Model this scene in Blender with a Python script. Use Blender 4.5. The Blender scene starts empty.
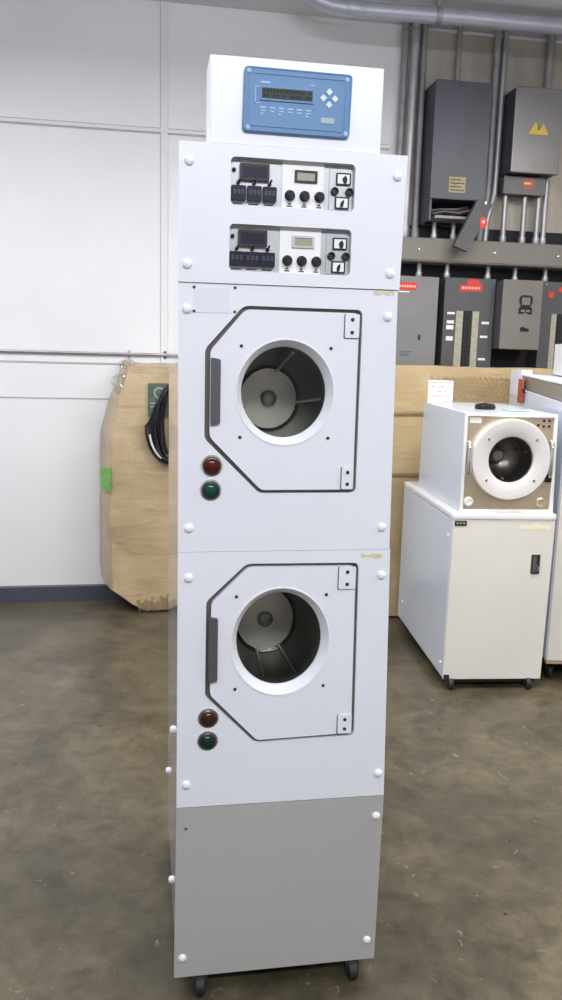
import bpy, bmesh, math, random
from mathutils import Vector, Matrix, noise
random.seed(7)
S = bpy.context.scene
COL = S.collection
PI = math.pi

# ------------------------------------------------------------------ camera, world, lights, exposure
cam_d = bpy.data.cameras.new('camera'); cam = bpy.data.objects.new('camera', cam_d); COL.objects.link(cam)
cam_d.sensor_fit = 'VERTICAL'; cam_d.sensor_height = 36.0; cam_d.lens = 811.115 * 36.0 / 1000.0
cam_d.clip_start = 0.05; cam_d.clip_end = 60
rx, ux, bx_ = (0.98586, -0.16565, 0.02543), (0.00374, 0.17342, 0.98484), (-0.16755, -0.97082, 0.17159)
M4 = Matrix(((rx[0], ux[0], bx_[0], -0.07524), (rx[1], ux[1], bx_[1], -1.7953), (rx[2], ux[2], bx_[2], 1.57273), (0, 0, 0, 1)))
cam.matrix_world = M4
S.camera = cam

w = bpy.data.worlds.new('world'); S.world = w; w.use_nodes = True
w.node_tree.nodes['Background'].inputs[0].default_value = (0.62, 0.66, 0.75, 1)
w.node_tree.nodes['Background'].inputs[1].default_value = 0.25
S.view_settings.view_transform = 'Standard'; S.view_settings.look = 'None'
S.view_settings.gamma = 1.0; S.view_settings.use_curve_mapping = False
S.view_settings.exposure = 0.0

def area(name, loc, size, power, color, rot=(0, 0, 0)):
    l = bpy.data.lights.new(name, 'AREA'); l.shape = 'RECTANGLE'; l.size, l.size_y = size
    l.energy = power; l.color = color
    o = bpy.data.objects.new(name, l); COL.objects.link(o); o.location = loc; o.rotation_euler = rot
    return o
COOL = (0.90, 0.94, 1.0); WARM = (1.0, 0.90, 0.76); NEUTRAL = (0.97, 0.98, 1.0)
area('unseen_ceiling_light', (-2.4, -1.2, 3.3), (0.3, 3.0), 18, COOL)
area('unseen_ceiling_light', (0.3, -3.0, 3.42), (3.0, 0.4), 125, COOL, (math.radians(30), 0, 0))  # added lamp, tilted to light the tall machine more than the near floor
area('unseen_ceiling_light', (3.3, -0.6, 3.3), (0.3, 2.4), 80, WARM)
area('unseen_ceiling_light', (-2.0, 1.3, 3.3), (2.6, 0.3), 92, NEUTRAL)  # added out of view to brighten the back wall
area('unseen_ceiling_light', (1.5, 1.2, 3.3), (3.0, 0.3), 85, NEUTRAL)
# uplights added out of view to brighten the ceiling and upper wall
area('added_uplight', (-2.0, 0.2, 2.75), (2.6, 0.3), 48, COOL, (PI, 0, 0))
area('added_uplight', (2.0, 0.2, 2.75), (2.6, 0.3), 55, COOL, (PI, 0, 0))

# ------------------------------------------------------------------ helpers
def mat(name, col, rough=0.5, metal=0.0, var=0.0, vscale=8.0, bump=0.0, bscale=60.0, coat=0.0, coat_r=0.15, stretch=(1, 1, 1), col2=None, spec=0.5, emit=None):
    m = bpy.data.materials.new(name); m.use_nodes = True
    nt = m.node_tree; b = nt.nodes['Principled BSDF']
    b.inputs['Roughness'].default_value = rough; b.inputs['Metallic'].default_value = metal
    b.inputs['Specular IOR Level'].default_value = spec
    b.inputs['Coat Weight'].default_value = coat; b.inputs['Coat Roughness'].default_value = coat_r
    tc = nt.nodes.new('ShaderNodeTexCoord'); mp = nt.nodes.new('ShaderNodeMapping')
    mp.inputs['Scale'].default_value = stretch; nt.links.new(tc.outputs['Object'], mp.inputs['Vector'])
    n = nt.nodes.new('ShaderNodeTexNoise'); n.inputs['Scale'].default_value = vscale; n.inputs['Detail'].default_value = 5
    nt.links.new(mp.outputs['Vector'], n.inputs['Vector'])
    r = nt.nodes.new('ShaderNodeValToRGB'); r.color_ramp.elements[0].position = 0.32; r.color_ramp.elements[1].position = 0.68
    c2 = col2 or tuple(c * (1 - var) for c in col)
    r.color_ramp.elements[0].color = (*c2, 1); r.color_ramp.elements[1].color = (*col, 1)
    nt.links.new(n.outputs['Fac'], r.inputs['Fac']); nt.links.new(r.outputs['Color'], b.inputs['Base Color'])
    if bump:
        n2 = nt.nodes.new('ShaderNodeTexNoise'); n2.inputs['Scale'].default_value = bscale; n2.inputs['Detail'].default_value = 4
        nt.links.new(mp.outputs['Vector'], n2.inputs['Vector'])
        bp = nt.nodes.new('ShaderNodeBump'); bp.inputs['Strength'].default_value = bump; bp.inputs['Distance'].default_value = 0.01
        nt.links.new(n2.outputs['Fac'], bp.inputs['Height']); nt.links.new(bp.outputs['Normal'], b.inputs['Normal'])
        if coat: nt.links.new(bp.outputs['Normal'], b.inputs['Coat Normal'])
    if emit:
        b.inputs['Emission Color'].default_value = (*emit[:3], 1); b.inputs['Emission Strength'].default_value = emit[3]
    return m

M = {}
M['white'] = mat('white_enamel', (0.80, 0.815, 0.88), 0.33, var=0.02, vscale=3)
M['satin'] = mat('cool_lit_satin_enamel', (0.60, 0.64, 0.71), 0.22, var=0.03, vscale=3)  # bluish: cool light from the left is mixed into this paint
M['side'] = mat('white_enamel_glossy', (0.70, 0.74, 0.84), 0.10, var=0.03, vscale=3, coat=0.75, coat_r=0.02)
M['grey'] = mat('grey_enamel', (0.44, 0.43, 0.42), 0.42, var=0.03, vscale=3)
M['cream'] = mat('warm_lit_enamel', (0.69, 0.665, 0.61), 0.35, var=0.03, vscale=4)  # warm light on the front faces is mixed into this paint
M['ringcream'] = mat('off_white_ring', (0.62, 0.595, 0.575), 0.4)
M['bright'] = mat('white_plastic', (0.74, 0.735, 0.74), 0.3)
M['screw'] = mat('white_screw_cap', (0.85, 0.86, 0.9), 0.25)
M['black'] = mat('black_plastic', (0.012, 0.012, 0.014), 0.45, spec=0.3)
M['rubber'] = mat('black_rubber', (0.012, 0.012, 0.013), 0.6)
M['void'] = mat('dark_underside', (0.02, 0.02, 0.022), 0.7)
M['steel'] = mat('brushed_steel', (0.62, 0.61, 0.58), 0.28, 1.0, var=0.15, vscale=30, stretch=(1, 1, 12))
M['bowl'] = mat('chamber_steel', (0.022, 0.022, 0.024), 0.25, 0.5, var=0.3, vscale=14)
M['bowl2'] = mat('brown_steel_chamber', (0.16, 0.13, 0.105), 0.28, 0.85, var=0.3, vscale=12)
M['hub'] = mat('rotor_hub_steel', (0.30, 0.29, 0.27), 0.4, 0.7)
M['bowlback'] = mat('chamber_back', (0.90, 0.83, 0.70), 0.4, 0.45, var=0.15, vscale=8)
M['gold'] = mat('polished_steel_plate', (0.78, 0.66, 0.49), 0.28, 0.75, var=0.2, vscale=5)
M['chrome'] = mat('chrome', (0.75, 0.75, 0.76), 0.12, 1.0)
M['galv'] = mat('galvanised_conduit', (0.40, 0.40, 0.41), 0.42, 0.55, var=0.25, vscale=14, stretch=(1, 1, .3))
M['oldpipe'] = mat('painted_conduit', (0.30, 0.29, 0.29), 0.5, 0.2, var=0.3, vscale=8)
M['ceilpipe'] = mat('large_grey_conduit', (0.45, 0.46, 0.52), 0.4, 0.4, var=0.15, vscale=6)
M['blue'] = mat('blue_keypad', (0.135, 0.265, 0.47), 0.5, var=0.06, vscale=6, spec=0.3)
M['bluedk'] = mat('blue_keypad_line', (0.085, 0.19, 0.40), 0.4)
M['bluelt'] = mat('pale_blue_print', (0.36, 0.50, 0.72), 0.5)
M['lcd'] = mat('lcd_dark', (0.035, 0.05, 0.045), 0.45, spec=0.2)
M['lcdtxt'] = mat('lcd_segments', (0.012, 0.018, 0.016), 0.5, spec=0.2)
M['lcdpale'] = mat('lcd_pale', (0.36, 0.35, 0.27), 0.3)
M['arrow'] = mat('arrow_key', (0.62, 0.68, 0.74), 0.4)
M['logo'] = mat('grey_badge', (0.34, 0.39, 0.42), 0.4)
M['plate'] = mat('instrument_plate', (0.50, 0.50, 0.52), 0.38, 0.5, var=0.1, vscale=12)
M['platewhite'] = mat('instrument_plate_bright', (0.90, 0.90, 0.90), 0.35)
M['led'] = mat('dark_display_window', (0.012, 0.012, 0.028), 0.4, spec=0.25)
M['digits'] = mat('thumbwheel_digits', (0.075, 0.08, 0.115), 0.4)
M['red'] = mat('red_label', (0.60, 0.035, 0.02), 0.45)
M['redtxt'] = mat('pale_label_print', (0.72, 0.45, 0.38), 0.5)
M['redlens'] = mat('dark_red_lens', (0.075, 0.008, 0.006), 0.18)
M['brownlens'] = mat('brown_lens', (0.035, 0.012, 0.008), 0.18)
M['greenlens'] = mat('green_lens', (0.0, 0.065, 0.035), 0.2)
M['greendark'] = mat('dark_green_lens', (0.0, 0.03, 0.022), 0.2)
M['bezel'] = mat('black_bezel', (0.032, 0.032, 0.034), 0.42, 0.2, spec=0.35)
M['brownbezel'] = mat('bronze_bezel', (0.075, 0.042, 0.032), 0.3, 0.5)
M['handle'] = mat('dark_grey_handle', (0.11, 0.11, 0.12), 0.4, 0.3)
M['gasket'] = mat('door_gasket', (0.12, 0.10, 0.085), 0.5)
M['ring'] = mat('white_window_ring', (0.83, 0.84, 0.89), 0.28)
M['tape'] = mat('yellow_tape_residue', (0.74, 0.69, 0.46), 0.6, var=0.2, vscale=80)
M['patch'] = mat('faded_blank_plate', (0.73, 0.75, 0.83), 0.4)
M['wall'] = mat('white_wall_paint', (0.70, 0.695, 0.71), 0.55, var=0.06, vscale=1.3)
M['batten'] = mat('wall_batten_paint', (0.66, 0.655, 0.655), 0.55)
M['groove'] = mat('wall_seam', (0.38, 0.38, 0.39), 0.6)
M['ceil'] = mat('ceiling_paint', (0.62, 0.61, 0.63), 0.8, var=0.05, vscale=2)
M['base'] = mat('slate_blue_baseboard', (0.055, 0.06, 0.085), 0.45, var=0.2, vscale=6)
M['board'] = mat('stained_backboard', (0.46, 0.41, 0.345), 0.5, var=0.40, vscale=3.2, stretch=(1.4, 1, .5))
M['shadeblack'] = mat('black_shade_sheet', (0.010, 0.009, 0.011), 0.75)
M['dkbox'] = mat('dark_blue_grey_enamel', (0.072, 0.074, 0.092), 0.42, 0.2, var=0.15, vscale=4)
M['boxB'] = mat('mid_grey_enamel', (0.22, 0.215, 0.215), 0.36, 0.5, var=0.15, vscale=5)
M['greybox'] = mat('panel_grey_enamel', (0.145, 0.145, 0.145), 0.5, var=0.12, vscale=5)
M['charcoal'] = mat('charcoal_enamel', (0.075, 0.075, 0.08), 0.5, var=0.1, vscale=5)
M['brown_gr'] = mat('brown_grey_enamel', (0.17, 0.155, 0.14), 0.5, var=0.1, vscale=5)
M['trough'] = mat('taupe_enamel', (0.185, 0.165, 0.145), 0.5, var=0.12, vscale=4)
M['yellow'] = mat('yellow_label', (0.62, 0.42, 0.04), 0.3)
M['ochre'] = mat('faded_yellow_label', (0.42, 0.34, 0.16), 0.5, var=0.4, vscale=60)
M['whitelab'] = mat('white_sticker', (0.72, 0.71, 0.66), 0.5)
M['beige'] = mat('beige_index_strip', (0.42, 0.39, 0.30), 0.6, var=0.3, vscale=50)
M['paper'] = mat('white_paper', (0.72, 0.70, 0.68), 0.7)
M['pink'] = mat('pink_print', (0.62, 0.36, 0.36), 0.7)
M['tagred'] = mat('orange_red_tag', (0.46, 0.085, 0.04), 0.5, var=0.2, vscale=30)
M['lid'] = mat('lid_metal', (0.36, 0.35, 0.33), 0.35, 0.6, var=0.1, vscale=6)
M['wood'] = mat('pale_wood_edge', (0.50, 0.37, 0.27), 0.6, var=0.2, vscale=20)
M['greensheet'] = mat('green_label', (0.16, 0.45, 0.09), 0.4, var=0.3, vscale=40)
M['placard'] = mat('grey_green_placard', (0.085, 0.125, 0.09), 0.35, var=0.35, vscale=25)
M['placardtxt'] = mat('placard_emblem', (0.30, 0.36, 0.30), 0.4)
M['cable'] = mat('black_cable', (0.010, 0.010, 0.014), 0.28)
M['cablewhite'] = mat('white_cable', (0.65, 0.65, 0.65), 0.4)
M['teal'] = mat('clear_green_edge', (0.45, 0.66, 0.60), 0.15)

def glass_mat(name, tint, refl):
    m = bpy.data.materials.new(name); m.use_nodes = True; nt = m.node_tree
    nt.nodes.remove(nt.nodes['Principled BSDF'])
    t = nt.nodes.new('ShaderNodeBsdfTransparent'); t.inputs[0].default_value = (*tint, 1)
    g = nt.nodes.new('ShaderNodeBsdfGlossy'); g.inputs['Roughness'].default_value = 0.03
    f = nt.nodes.new('ShaderNodeFresnel'); f.inputs[0].default_value = refl
    n = nt.nodes.new('ShaderNodeTexNoise'); n.inputs['Scale'].default_value = 9
    mx = nt.nodes.new('ShaderNodeMixShader')
    nt.links.new(f.outputs[0], mx.inputs[0]); nt.links.new(t.outputs[0], mx.inputs[1]); nt.links.new(g.outputs[0], mx.inputs[2])
    nt.links.new(mx.outputs[0], nt.nodes['Material Output'].inputs[0])
    return m
M['glass'] = glass_mat('window_glass', (0.97, 0.98, 0.98), 1.30)

def floor_mat():
    m = bpy.data.materials.new('polished_concrete'); m.use_nodes = True; nt = m.node_tree; b = nt.nodes['Principled BSDF']
    L = nt.links.new; N = nt.nodes.new
    tc = N('ShaderNodeTexCoord')
    def nz(sc, det=6, rough=.6, dist=0.0):
        n = N('ShaderNodeTexNoise'); n.inputs['Scale'].default_value = sc; n.inputs['Detail'].default_value = det
        n.inputs['Roughness'].default_value = rough; n.inputs['Distortion'].default_value = dist
        L(tc.outputs['Object'], n.inputs['Vector']); return n
    a = nz(1.5, 8, .62, .7); r = N('ShaderNodeValToRGB'); e = r.color_ramp.elements
    e[0].position = .34; e[0].color = (0.047, 0.040, 0.026, 1); e[1].position = .68; e[1].color = (0.120, 0.099, 0.062, 1)
    L(a.outputs['Fac'], r.inputs['Fac'])
    c = nz(11, 10, .72, .4); r2 = N('ShaderNodeValToRGB'); r2.color_ramp.elements[0].position = .34; r2.color_ramp.elements[0].color = (.62, .62, .62, 1)
    r2.color_ramp.elements[1].position = .68; r2.color_ramp.elements[1].color = (1.35, 1.33, 1.28, 1)
    L(c.outputs['Fac'], r2.inputs['Fac'])
    mu = N('ShaderNodeMixRGB'); mu.blend_type = 'MULTIPLY'; mu.inputs[0].default_value = 1
    L(r.outputs['Color'], mu.inputs[1]); L(r2.outputs['Color'], mu.inputs[2])
    # scuffs and paint flecks
    d = nz(16, 5, .6, 1.2); r3 = N('ShaderNodeValToRGB'); r3.color_ramp.elements[0].position = .655; r3.color_ramp.elements[0].color = (0, 0, 0, 1)
    r3.color_ramp.elements[1].position = .74; r3.color_ramp.elements[1].color = (.75, .75, .75, 1); L(d.outputs['Fac'], r3.inputs['Fac'])
    mx = N('ShaderNodeMixRGB'); mx.inputs[2].default_value = (.26, .24, .19, 1); L(r3.outputs['Color'], mx.inputs[0]); L(mu.outputs['Color'], mx.inputs[1])
    v = N('ShaderNodeTexVoronoi'); v.inputs['Scale'].default_value = 6; L(tc.outputs['Object'], v.inputs['Vector'])
    r4 = N('ShaderNodeValToRGB'); r4.color_ramp.elements[0].position = .035; r4.color_ramp.elements[0].color = (.9, .9, .9, 1)
    r4.color_ramp.elements[1].position = .06; r4.color_ramp.elements[1].color = (0, 0, 0, 1); L(v.outputs['Distance'], r4.inputs['Fac'])
    mx2 = N('ShaderNodeMixRGB'); mx2.inputs[2].default_value = (.018, .016, .013, 1); L(r4.outputs['Color'], mx2.inputs[0]); L(mx.outputs['Color'], mx2.inputs[1])
    L(mx2.outputs['Color'], b.inputs['Base Color'])
    rr = N('ShaderNodeMapRange'); rr.inputs[3].default_value = .24; rr.inputs[4].default_value = .42
    L(c.outputs['Fac'], rr.inputs[0]); L(rr.outputs[0], b.inputs['Roughness'])
    bp = N('ShaderNodeBump'); bp.inputs['Strength'].default_value = .12; bp.inputs['Distance'].default_value = .01
    L(c.outputs['Fac'], bp.inputs['Height']); L(bp.outputs['Normal'], b.inputs['Normal'])
    return m
M['floor'] = floor_mat()

def carton_mat(name, base, dark, net=False):
    m = bpy.data.materials.new(name); m.use_nodes = True; nt = m.node_tree; b = nt.nodes['Principled BSDF']
    L = nt.links.new; N = nt.nodes.new
    tc = N('ShaderNodeTexCoord')
    n = N('ShaderNodeTexNoise'); n.inputs['Scale'].default_value = 4; n.inputs['Detail'].default_value = 6; L(tc.outputs['Object'], n.inputs['Vector'])
    r = N('ShaderNodeValToRGB'); r.color_ramp.elements[0].position = .3; r.color_ramp.elements[0].color = (*dark, 1)
    r.color_ramp.elements[1].position = .7; r.color_ramp.elements[1].color = (*base, 1); L(n.outputs['Fac'], r.inputs['Fac']); L(r.outputs['Color'], b.inputs['Base Color'])
    mp = N('ShaderNodeMapping'); mp.inputs['Scale'].default_value = (1.6, 1.6, 6); L(tc.outputs['Object'], mp.inputs['Vector'])
    c = N('ShaderNodeTexNoise'); c.inputs['Scale'].default_value = 2.2; c.inputs['Detail'].default_value = 5; c.inputs['Distortion'].default_value = .5
    L(mp.outputs['Vector'], c.inputs['Vector'])
    bp = N('ShaderNodeBump'); bp.inputs['Strength'].default_value = .45; bp.inputs['Distance'].default_value = .02; L(c.outputs['Fac'], bp.inputs['Height'])
    L(bp.outputs['Normal'], b.inputs['Normal']); f = N('ShaderNodeTexNoise'); f.inputs['Scale'].default_value = 13; f.inputs['Detail'].default_value = 6; f.inputs['Distortion'].default_value = 1.5
    m2 = N('ShaderNodeMapping'); m2.inputs['Scale'].default_value = (1.6, 1.6, .8); L(tc.outputs['Object'], m2.inputs['Vector']); L(m2.outputs['Vector'], f.inputs['Vector'])
    b2 = N('ShaderNodeBump'); b2.inputs['Strength'].default_value = .9; b2.inputs['Distance'].default_value = .02; L(f.outputs['Fac'], b2.inputs['Height'])
    L(b2.outputs['Normal'], b.inputs['Coat Normal'])
    b.inputs['Roughness'].default_value = .6; b.inputs['Coat Weight'].default_value = .8; b.inputs['Coat Roughness'].default_value = .12
    return m
M['carton'] = carton_mat('film_wrapped_cardboard', (0.46, 0.345, 0.20), (0.35, 0.255, 0.14))
M['carton2'] = carton_mat('film_wrapped_cardboard_wide', (0.51, 0.38, 0.205), (0.41, 0.30, 0.155))
M['film'] = glass_mat('stretch_film', (0.95, 0.95, 0.95), 1.35)

# ---- mesh helpers
def box(bm, x0, x1, y0, y1, z0, z1):
    v = [bm.verts.new(p) for p in ((x0, y0, z0), (x1, y0, z0), (x1, y1, z0), (x0, y1, z0), (x0, y0, z1), (x1, y0, z1), (x1, y1, z1), (x0, y1, z1))]
    for f in ((3, 2, 1, 0), (4, 5, 6, 7), (0, 1, 5, 4), (1, 2, 6, 5), (2, 3, 7, 6), (3, 0, 4, 7)):
        bm.faces.new([v[i] for i in f])
    return v

def prism(bm, pts, y0, y1, axis='y', holes=()):
    """polygon (with holes) drawn in the x-z plane, extruded from y0 to y1 (or axis 'x': drawn in y-z, extruded in x)"""
    def P(a, b, d): return (a, d, b) if axis == 'y' else ((d, a, b) if axis == 'x' else (a, b, d))
    start = set(bm.faces); edges = []
    for loop in [pts] + list(holes):
        vs = [bm.verts.new(P(a, b, y0)) for a, b in loop]
        edges += [bm.edges.new((vs[i], vs[(i + 1) % len(vs)])) for i in range(len(vs))]
    bmesh.ops.triangle_fill(bm, edges=edges, use_beauty=True)
    fs = [f for f in bm.faces if f not in start]
    ex = bmesh.ops.extrude_face_region(bm, geom=fs)
    d = {'y': (0, y1 - y0, 0), 'x': (y1 - y0, 0, 0), 'z': (0, 0, y1 - y0)}[axis]
    bmesh.ops.translate(bm, vec=d, verts=[g for g in ex['geom'] if isinstance(g, bmesh.types.BMVert)])
    bmesh.ops.recalc_face_normals(bm, faces=bm.faces)
    bmesh.ops.dissolve_limit(bm, angle_limit=0.01, verts=[v for v in bm.verts], edges=[e for e in bm.edges]) if False else None

def lathe(bm, prof, c, axis='y', n=48, sx=1.0, sz=1.0, cap0=False, cap1=False):
    """profile [(radius, along)] turned round an axis through c"""
    rings = []
    for r, a in prof:
        ring = []
        for i in range(n):
            t = 2 * PI * i / n; p, q = r * math.cos(t) * sx, r * math.sin(t) * sz
            co = {'y': (p, a, q), 'x': (a, p, q), 'z': (p, q, a)}[axis]
            ring.append(bm.verts.new((c[0] + co[0], c[1] + co[1], c[2] + co[2])))
        rings.append(ring)
    for a, b in zip(rings, rings[1:]):
        for i in range(n):
            bm.faces.new((a[i], a[(i + 1) % n], b[(i + 1) % n], b[i]))
    if cap0: bm.faces.new(rings[0])
    if cap1: bm.faces.new(rings[-1][::-1])
    bmesh.ops.recalc_face_normals(bm, faces=bm.faces)

def tube(bm, pts, r, n=14, closed=False):
    pts = [Vector(p) for p in pts]; N = len(pts); rings = []
    up = None
    for i in range(N):
        if closed: t = (pts[(i + 1) % N] - pts[i - 1]).normalized()
        else: t = (pts[min(i + 1, N - 1)] - pts[max(i - 1, 0)]).normalized()
        if up is None:
            up = Vector((0, 0, 1)) if abs(t.z) < .9 else Vector((1, 0, 0))
        a = t.cross(up).normalized(); up = a.cross(t).normalized()
        rr = r[i] if isinstance(r, (list, tuple)) else r
        rings.append([bm.verts.new(pts[i] + rr * (math.cos(2 * PI * k / n) * a + math.sin(2 * PI * k / n) * up)) for k in range(n)])
    for i in range(N if closed else N - 1):
        A, B = rings[i], rings[(i + 1) % N]
        for k in range(n): bm.faces.new((A[k], A[(k + 1) % n], B[(k + 1) % n], B[k]))
    if not closed: bm.faces.new(rings[0][::-1]); bm.faces.new(rings[-1])
    bmesh.ops.recalc_face_normals(bm, faces=bm.faces)

def rrect(x0, x1, z0, z1, r, n=5):
    out = []
    for cx, cz, a0 in ((x1 - r, z1 - r, 0), (x0 + r, z1 - r, 90), (x0 + r, z0 + r, 180), (x1 - r, z0 + r, 270)):
        for i in range(n + 1):
            t = math.radians(a0 + 90 * i / n); out.append((cx + r * math.cos(t), cz + r * math.sin(t)))
    return out

def ellipse(cx, cz, a, b, n=48): return [(cx + a * math.cos(2 * PI * i / n), cz + b * math.sin(2 * PI * i / n)) for i in range(n)]

def rounded(pts, r, n=4):
    """round the corners of a polygon"""
    out = []; L = len(pts)
    for i in range(L):
        p = Vector(pts[i]); a = Vector(pts[i - 1]); b = Vector(pts[(i + 1) % L])
        d1 = (a - p).normalized(); d2 = (b - p).normalized(); rr = r[i] if isinstance(r, (list, tuple)) else r
        p1 = p + d1 * rr; p2 = p + d2 * rr
        for k in range(n + 1):
            t = k / n; q = p1 * (1 - t) ** 2 + p * 2 * t * (1 - t) + p2 * t * t; out.append((q.x, q.y))
    return out

def offset_poly(pts, d):
    """inset a convex polygon by d"""
    L = len(pts); c = sum((Vector(p) for p in pts), Vector((0, 0))) / L; lines = []
    for i in range(L):
        a = Vector(pts[i]); b = Vector(pts[(i + 1) % L]); t = (b - a).normalized(); nrm = Vector((-t.y, t.x))
        if (c - a).dot(nrm) < 0: nrm = -nrm
        lines.append((a + nrm * d, t))
    out = []
    for i in range(L):
        p, t = lines[i - 1]; q, s = lines[i]
        den = t.x * s.y - t.y * s.x; k = ((q.x - p.x) * s.y - (q.y - p.y) * s.x) / den; x = p + t * k; out.append((x.x, x.y))
    return out

def obj(name, bm, material, parent=None, off=None, smooth=False, bevel=0.0, seg=2, label=None):
    me = bpy.data.meshes.new(name); bm.to_mesh(me); bm.free()
    o = bpy.data.objects.new(name, me); COL.objects.link(o)
    me.materials.append(M[material] if isinstance(material, str) else material)
    if parent: o.parent = parent
    if off: o.location = off
    if smooth:
        for p in me.polygons: p.use_smooth = True
        if hasattr(me, 'set_sharp_from_angle'): me.set_sharp_from_angle(angle=math.radians(40))
    if bevel:
        b = o.modifiers.new('bevel', 'BEVEL'); b.width = bevel; b.segments = seg; b.limit_method = 'ANGLE'; b.angle_limit = math.radians(50)
    if label: o['label'] = label
    return o
def B(): return bmesh.new()
def bbox(*a):
    bm = B(); box(bm, *a); return bm
def tag(o, label, cat, group=None, kind=None):
    o['label'] = label; o['category'] = cat
    if group: o['group'] = group
    if kind: o['kind'] = kind
    return o
def struct(name, bm, m, bevel=0, label=None):
    o = obj(name, bm, m, bevel=bevel); o['kind'] = 'structure'
    return o
def thing(name, label, cat, loc=(0, 0, 0), rz=0, group=None):
    o = bpy.data.objects.new(name, None); COL.objects.link(o); o.location = loc; o.rotation_euler = (0, 0, rz); o.empty_display_size = .1
    return tag(o, label, cat, group)
class Thing:
    """an Empty whose parts are drawn in world (or, with rz, in local) coordinates"""
    def __init__(s, name, label, cat, loc=(0, 0, 0), rz=0, group=None, local=False):
        s.e = thing(name, label, cat, loc, rz, group); s.off = (0, 0, 0) if local else (-loc[0], -loc[1], -loc[2])
    def part(s, name, bm, m, parent=None, **k):
        return obj(name, bm, m, parent or s.e, None if parent else s.off, **k)

# ------------------------------------------------------------------ the room
WY = 3.40; CZ = 3.60; X0, X1, Y0 = -4.2, 5.2, -5.0
struct('floor', bbox(X0, X1, Y0, WY + .1, -.1, 0), 'floor')
struct('ceiling', bbox(X0, X1, Y0, WY + .1, CZ, CZ + .1), 'ceil')
struct('wall_back', bbox(X0, X1, WY, WY + .1, 0, CZ), 'wall')
struct('wall_left', bbox(X0 - .1, X0, Y0, WY + .1, 0, CZ), 'wall')
struct('wall_right', bbox(X1, X1 + .1, Y0, WY + .1, 0, CZ), 'wall')
struct('wall_front', bbox(X0, X1, Y0 - .1, Y0, 0, CZ), 'wall')
bm = B(); prism(bm, [(WY, 0), (WY - .012, 0), (WY - .012, .098), (WY - .004, .107), (WY, .107)], X0, X1, axis='x')
struct('baseboard_back', bm, 'base')
def hseam(n, z, x0, x1, t=.006, m='groove'):
    struct('trim_%d' % n, bbox(x0, x1, WY - .004, WY, z - t / 2, z + t / 2), m)
hseam(1, 2.905, X0, 1.45, .006, 'groove'); hseam(2, 2.878, X0, 1.45, .010, 'groove')
struct('trim_3', bbox(X0, 1.45, WY - .010, WY, 2.882, 2.902), 'batten', bevel=.002)
struct('trim_4', bbox(.036, .078, WY - .008, WY, .107, CZ), 'batten', bevel=.002)
struct('trim_5', bbox(.033, .036, WY - .003, WY, .107, CZ), 'groove')
hseam(6, 1.516, X0, 1.45, .010); hseam(7, 1.299, X0, 1.45, .006)
# electrical backboard; below it a black sheet standing in for shade between the boxes
struct('trim_8', bbox(1.57, 4.2, WY - .025, WY, 2.43, 3.575), 'board', bevel=.002)
struct('trim_9', bbox(1.42, 4.2, WY - .022, WY, 1.40, 2.43), 'shadeblack', bevel=.002)

# ------------------------------------------------------------------ tall stacked spin dryer
LB = (0.25, 0.31, 0.0)
T = Thing('stacked_spin_dryer', 'tall white two-door stacked spin rinse dryer with round windows standing in the foreground', 'machine', LB)
DEP = .68
# body shell: side, back, top, bottom, shelves (open to the front, closed by the panels)
bm = B()
def slab(xa0, xb0, xa1, xb1, z0, z1, y0, y1):
    v = box(bm, 0, 1, y0, y1, z0, z1)
    xs = (xa0, xb0, xb0, xa0, xa1, xb1, xb1, xa1)
    for q, x in zip(v, xs): q.co.x = x
RX = lambda z: .505 if z < .51 else (.505 - (z - .51) / (1.137 - .51) * .012 if z < 1.137 else (.493 - (z - 1.137) / .59 * .010 if z < 1.73 else .488))
for z0, z1 in ((.05, .508), (.508, 1.137), (1.137, 1.729), (1.729, 2.010)):
    slab(.002, .016, .002, .016, z0, z1, .016, DEP)
    slab(RX(z0) - .014, RX(z0), RX(z1 - .002) - .014, RX(z1 - .002), z0, z1, .016, DEP)
    slab(.016, RX(z0) - .014, .016, RX(z1 - .002) - .014, z0, z1, DEP - .012, DEP)
    slab(.016, RX(z0) - .014, .016, RX(z0) - .014, z0, z0 + .012, .016, DEP - .012)
slab(.016, .474, .016, .474, 1.996, 2.010, .016, DEP - .012)
body = T.part('body', bm, 'side')

def panel(name, poly, holes, m, y0=0.0, y1=.016, **k):
    bm = B(); prism(bm, poly, y0, y1, holes=holes)
    return T.part(name, bm, m, **k)
slot1 = rrect(.109, .378, 1.891, 1.988, .010); slot2 = rrect(.108, .375, 1.756, 1.853, .010)
cpanel = panel('control_panel', [(0, 1.729), (.489, 1.730), (.494, 2.013), (.001, 2.012)], [slot1, slot2], 'white', y0=-.004)

def screw(x, z, parent, y=0.0, r=.0105, name='screw', m='screw'):
    bm = B(); lathe(bm, [(r, 0), (r, -.002), (r * .9, -.004), (r * .62, -.0062), (r * .3, -.0072), (r * .02, -.0075)], (x, y, z), n=20, cap1=True)
    return T.part(name, bm, m, parent=parent, smooth=True)
for x, z in ((.022, 1.974), (.472, 1.969), (.019, 1.766), (.466, 1.764)): screw(x, z, cpanel, -.004)

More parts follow.
